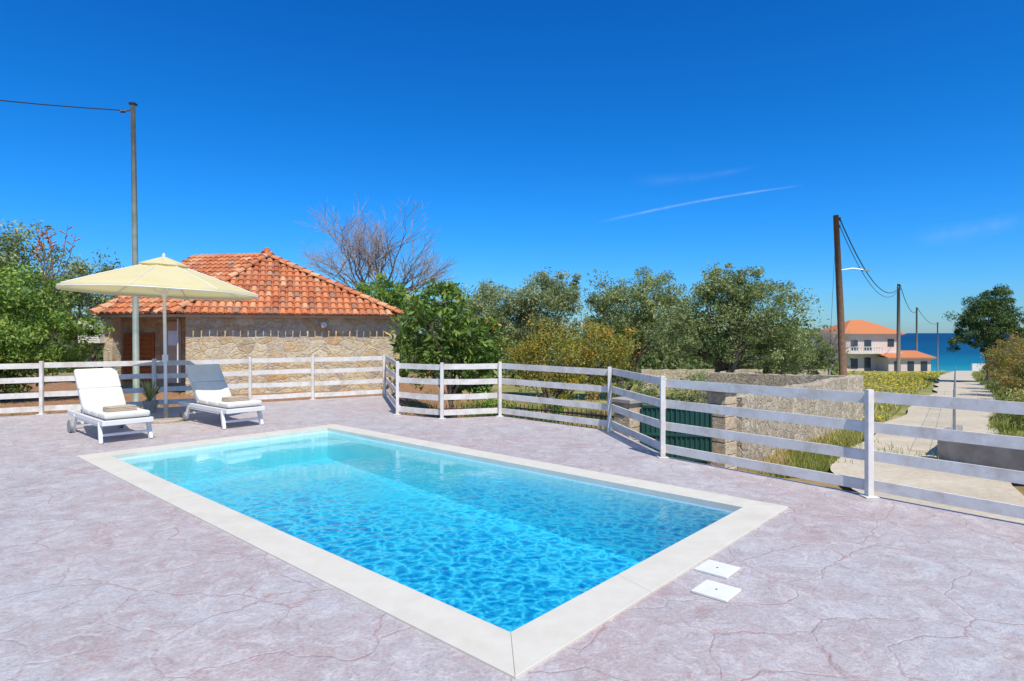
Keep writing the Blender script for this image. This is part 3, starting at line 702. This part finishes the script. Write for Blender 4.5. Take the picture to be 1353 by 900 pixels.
# ------------------------------------------------------------------ poles & cables
def wire(mb,a,b,sag,r=.015,n=20):
    a=Vector(a);b=Vector(b); mb.tube([a.lerp(b,t/n)-Vector((0,0,sag*4*(t/n)*(1-t/n))) for t in range(n+1)],r,5)
e=empty('utility_pole',(-8.75,14.3,0))
mb=MB(); mb.tube([(0,0,-.3),(-.03,0,3.4),(-.08,0,6.9)],[.072,.062,.052],14); mb.build('shaft',M['pole_metal'],e,smooth=True)
mb=MB(); mb.box((-.08,0,6.93),(.13,.13,.05)); mb.tube([(-.08,0,6.8),(-.28,-.1,6.72)],.015,6); mb.tube([(-.22,-.06,6.74),(-.30,-.12,6.72)],.035,8); mb.build('bracket',M['iron'],e)
mb=MB(); wire(mb,(-8.98,14.2,6.75),(-24,8,8.6),.75,.014); mb.build('overhead_cable',M['cable'])
def pole(x,y,z1,r,lean=0,mat='pole_wood'):
    z=hgt(x,y); e=empty('utility_pole',(x,y,z)); H=z1-z
    mb=MB(); mb.tube([(0,0,-.3),(lean*.5,0,H*.5),(lean,0,H)],[r*1.15,r,r*.8],12); mb.build('shaft',M[mat],e,smooth=True)
    mb=MB(); 
    mb.tube([(lean,0,H-.25),(lean+.28,0,H-.25)],.02,6); mb.tube([(lean+.2,0,H-.25),(lean+.2,0,H-.1)],.045,8)
    mb.tube([(lean,0,H-.6),(lean+.22,0,H-.6)],.02,6); mb.tube([(lean+.18,0,H-.6),(lean+.18,0,H-.47)],.045,8)
    mb.build('insulators',M['iron'],e); return e,Vector((x+lean+.2,y,z1-.2))
e1,p1=pole(16.25,30,7.35,.155,-.42)
mb=MB(); H=7.35-hgt(16.25,30); mb.tube([(-.3,0,H-2.7),(.35,-.1,H-2.60),(.8,-.2,H-2.68)],.022,6); mb.box((.92,-.22,H-2.72),(.35,.14,.08)); mb.build('lamp_arm',M['galv'],e1)
e2,p2=pole(40.3,64,6.7,.17,0,'pole_grey'); e3,p3=pole(74.5,113,6.3,.16,0,'pole_grey'); e4,p4=pole(104,150,4.2,.16,0,'pole_grey')
mb=MB(); wire(mb,p1,p2,1.9,.03); wire(mb,p1-Vector((0,0,.35)),p2-Vector((0,0,.1)),2.1,.018); wire(mb,p2,p3,1.6,.035); wire(mb,p3,p4,1.2,.04)
wire(mb,(15.85,30,7.0),(14.9,29,-1.5),0,.008,2); mb.build('overhead_cable',M['cable'])

# ------------------------------------------------------------------ far villa
vil=empty('seaside_villa')
def vb(mb,x0,x1,y0,y1,z0,z1,mi=0): mb.box(((x0+x1)/2,(y0+y1)/2,(z0+z1)/2),(x1-x0,y1-y0,z1-z0),mi)
mb=MB(); vb(mb,54.2,63.2,100,109,-5.2,1.45); vb(mb,59.5,66.2,97,101,-5.2,-2.3); mb.build('walls',M['house_far'],vil)
mb=MB(); x0,x1,y0,y1,z=53.5,63.9,99.2,109.8,1.45
mb.add([(x0,y0,z),(x1,y0,z),(x1,y1,z),(x0,y1,z),(57.6,104.5,3.8),(59.8,104.5,3.8)],[(0,1,5,4),(1,2,5),(2,3,4,5),(3,0,4),(3,2,1,0)])
mb.add([(59.0,96.4,-2.25),(66.7,96.4,-2.25),(66.7,101.5,-1.3),(59.0,101.5,-1.3),(59,96.4,-2.4),(66.7,96.4,-2.4)],[(0,1,2,3),(0,4,5,1)])
mb.build('roof',M['tile_far'],vil)
mb=MB(); 
for (a,b,c,d) in((55.2,56.3,-1.2,.4),(57.4,58.5,-1.2,.4),(61.2,62.2,-.6,.6),(55.2,56.3,-4.2,-2.6),(57.4,58.4,-4.6,-2.4)): vb(mb,a,b,99.93,99.99,c,d)
for k in range(3): vb(mb,60.4+k*2.1,61.4+k*2.1,96.93,96.99,-4.4,-2.9)
mb.build('windows',M['glass_dark'],vil)
mb=MB(); vb(mb,53.9,63.4,99.6,99.95,-1.9,-1.6); vb(mb,53.8,63.6,99.5,109.4,1.25,1.44); vb(mb,59.3,66.4,96.6,96.95,-2.6,-2.42)
for k in range(14): vb(mb,54.0+k*.42,54.1+k*.42,98.6,98.7,-1.6,-.7)
vb(mb,53.9,59.6,98.5,98.8,-.72,-.62); vb(mb,53.9,59.6,98.5,99.9,-1.75,-1.6); mb.build('trim',M['trim_white'],vil)
mb=MB(); vb(mb,78,83,104,104.3,-5.6,-3.6); mb.build('white_garden_wall',M['trim_white'])

# ------------------------------------------------------------------ clouds
g=NT('thin_cloud'); al=g.attr('alpha'); nz=g.noise(.012,6,.7)
al2=g.math('MULTIPLY',al,g.ramp(nz,[(.3,.25),(.7,1.0)]))
d=g.node('ShaderNodeBsdfDiffuse'); d.inputs['Color'].default_value=(.72,.80,.88,1); t=g.node('ShaderNodeBsdfTransparent'); m=g.node('ShaderNodeMixShader'); g.link(al2,m.inputs[0]); g.link(t.outputs[0],m.inputs[1]); g.link(d.outputs[0],m.inputs[2]); g.link(m.outputs[0],g.out.inputs['Surface']); M['cloud']=g.mat
def streak(name,p,q,w0,w1,amax,curve=0,y=3000):
    vs=[];fs=[];al=[]; n=40
    for i in range(n+1):
        t=i/n; x=p[0]+(q[0]-p[0])*t; z=p[1]+(q[1]-p[1])*t+curve*math.sin(math.pi*t); w=w0+(w1-w0)*t
        for k in(-1,-.5,0,.5,1):
            vs.append((x,y+200*t,z+k*w)); al.append(amax*(1-abs(k))**1.5*min(1,4*t)*min(1,(1-t)*4))
    for i in range(n):
        for k in range(4): a=i*5+k; fs.append((a,a+1,a+6,a+5))
    mb=MB(); mb.add(vs,fs); ob=mb.build(name,M['cloud'],smooth=True); at=ob.data.attributes.new('alpha','FLOAT','POINT'); at.data.foreach_set('value',al)
streak('contrail_cloud',(403,538),(1540,775),11,7,.38,15)
streak('cirrus_cloud',(560,740),(1330,880),50,15,.06,-20)
streak('cirrus_cloud',(1950,460),(2700,600),60,60,.14,-10)

# ------------------------------------------------------------------ light, world, camera
el=math.radians(56); saz=math.atan2(.40,-.92)
sd=Vector((math.sin(saz)*math.cos(el),math.cos(saz)*math.cos(el),math.sin(el)))
sl=bpy.data.lights.new('sun','SUN'); sl.energy=4.8; sl.angle=math.radians(.5); sl.color=(1,.945,.86)
so=bpy.data.objects.new('sun',sl); COL.objects.link(so); so.rotation_euler=sd.to_track_quat('Z','Y').to_euler(); so.location=(20,-20,30)
W=bpy.data.worlds.new('World'); scene.world=W; W.use_nodes=True; nt=W.node_tree; nt.nodes.clear()
o=nt.nodes.new('ShaderNodeOutputWorld'); bg=nt.nodes.new('ShaderNodeBackground'); bg.inputs[1].default_value=.10
sk=nt.nodes.new('ShaderNodeTexSky'); sk.sky_type='NISHITA'; sk.sun_disc=False; sk.sun_elevation=el; sk.sun_rotation=saz; sk.air_density=1.0; sk.dust_density=.2; sk.ozone_density=3.0
hs=nt.nodes.new('ShaderNodeHueSaturation'); hs.inputs['Saturation'].default_value=1.35; hs.inputs['Hue'].default_value=.49
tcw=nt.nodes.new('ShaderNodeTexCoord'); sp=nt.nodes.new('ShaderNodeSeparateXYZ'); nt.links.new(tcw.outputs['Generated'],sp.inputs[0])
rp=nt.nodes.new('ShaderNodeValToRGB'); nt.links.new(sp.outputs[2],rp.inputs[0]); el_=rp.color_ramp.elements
# grade of the sky with elevation; unseen zenith set less blue to warm ambient light (values halved, x2 afterwards)
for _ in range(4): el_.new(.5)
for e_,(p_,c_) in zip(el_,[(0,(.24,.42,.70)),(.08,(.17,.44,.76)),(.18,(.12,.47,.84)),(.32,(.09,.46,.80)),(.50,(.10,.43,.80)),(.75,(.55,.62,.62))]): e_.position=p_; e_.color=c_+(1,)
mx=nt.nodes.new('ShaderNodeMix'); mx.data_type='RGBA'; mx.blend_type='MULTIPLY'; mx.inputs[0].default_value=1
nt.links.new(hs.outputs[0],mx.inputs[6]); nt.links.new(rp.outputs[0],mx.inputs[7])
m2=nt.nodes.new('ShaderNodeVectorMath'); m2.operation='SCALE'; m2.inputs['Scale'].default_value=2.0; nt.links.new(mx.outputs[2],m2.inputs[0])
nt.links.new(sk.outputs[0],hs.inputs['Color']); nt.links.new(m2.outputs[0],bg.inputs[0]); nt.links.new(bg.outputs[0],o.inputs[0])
cam=bpy.data.cameras.new('camera'); co_=bpy.data.objects.new('camera',cam); COL.objects.link(co_)
cam.sensor_width=36; cam.lens=811/1353*36; cam.shift_y=-10/1353; cam.clip_end=60000; cam.clip_start=.05
co_.location=(0,0,1.6); co_.rotation_euler=(math.radians(90),0,0); scene.camera=co_
scene.view_settings.view_transform='Standard'; scene.view_settings.look='None'; scene.view_settings.exposure=0; scene.view_settings.gamma=1
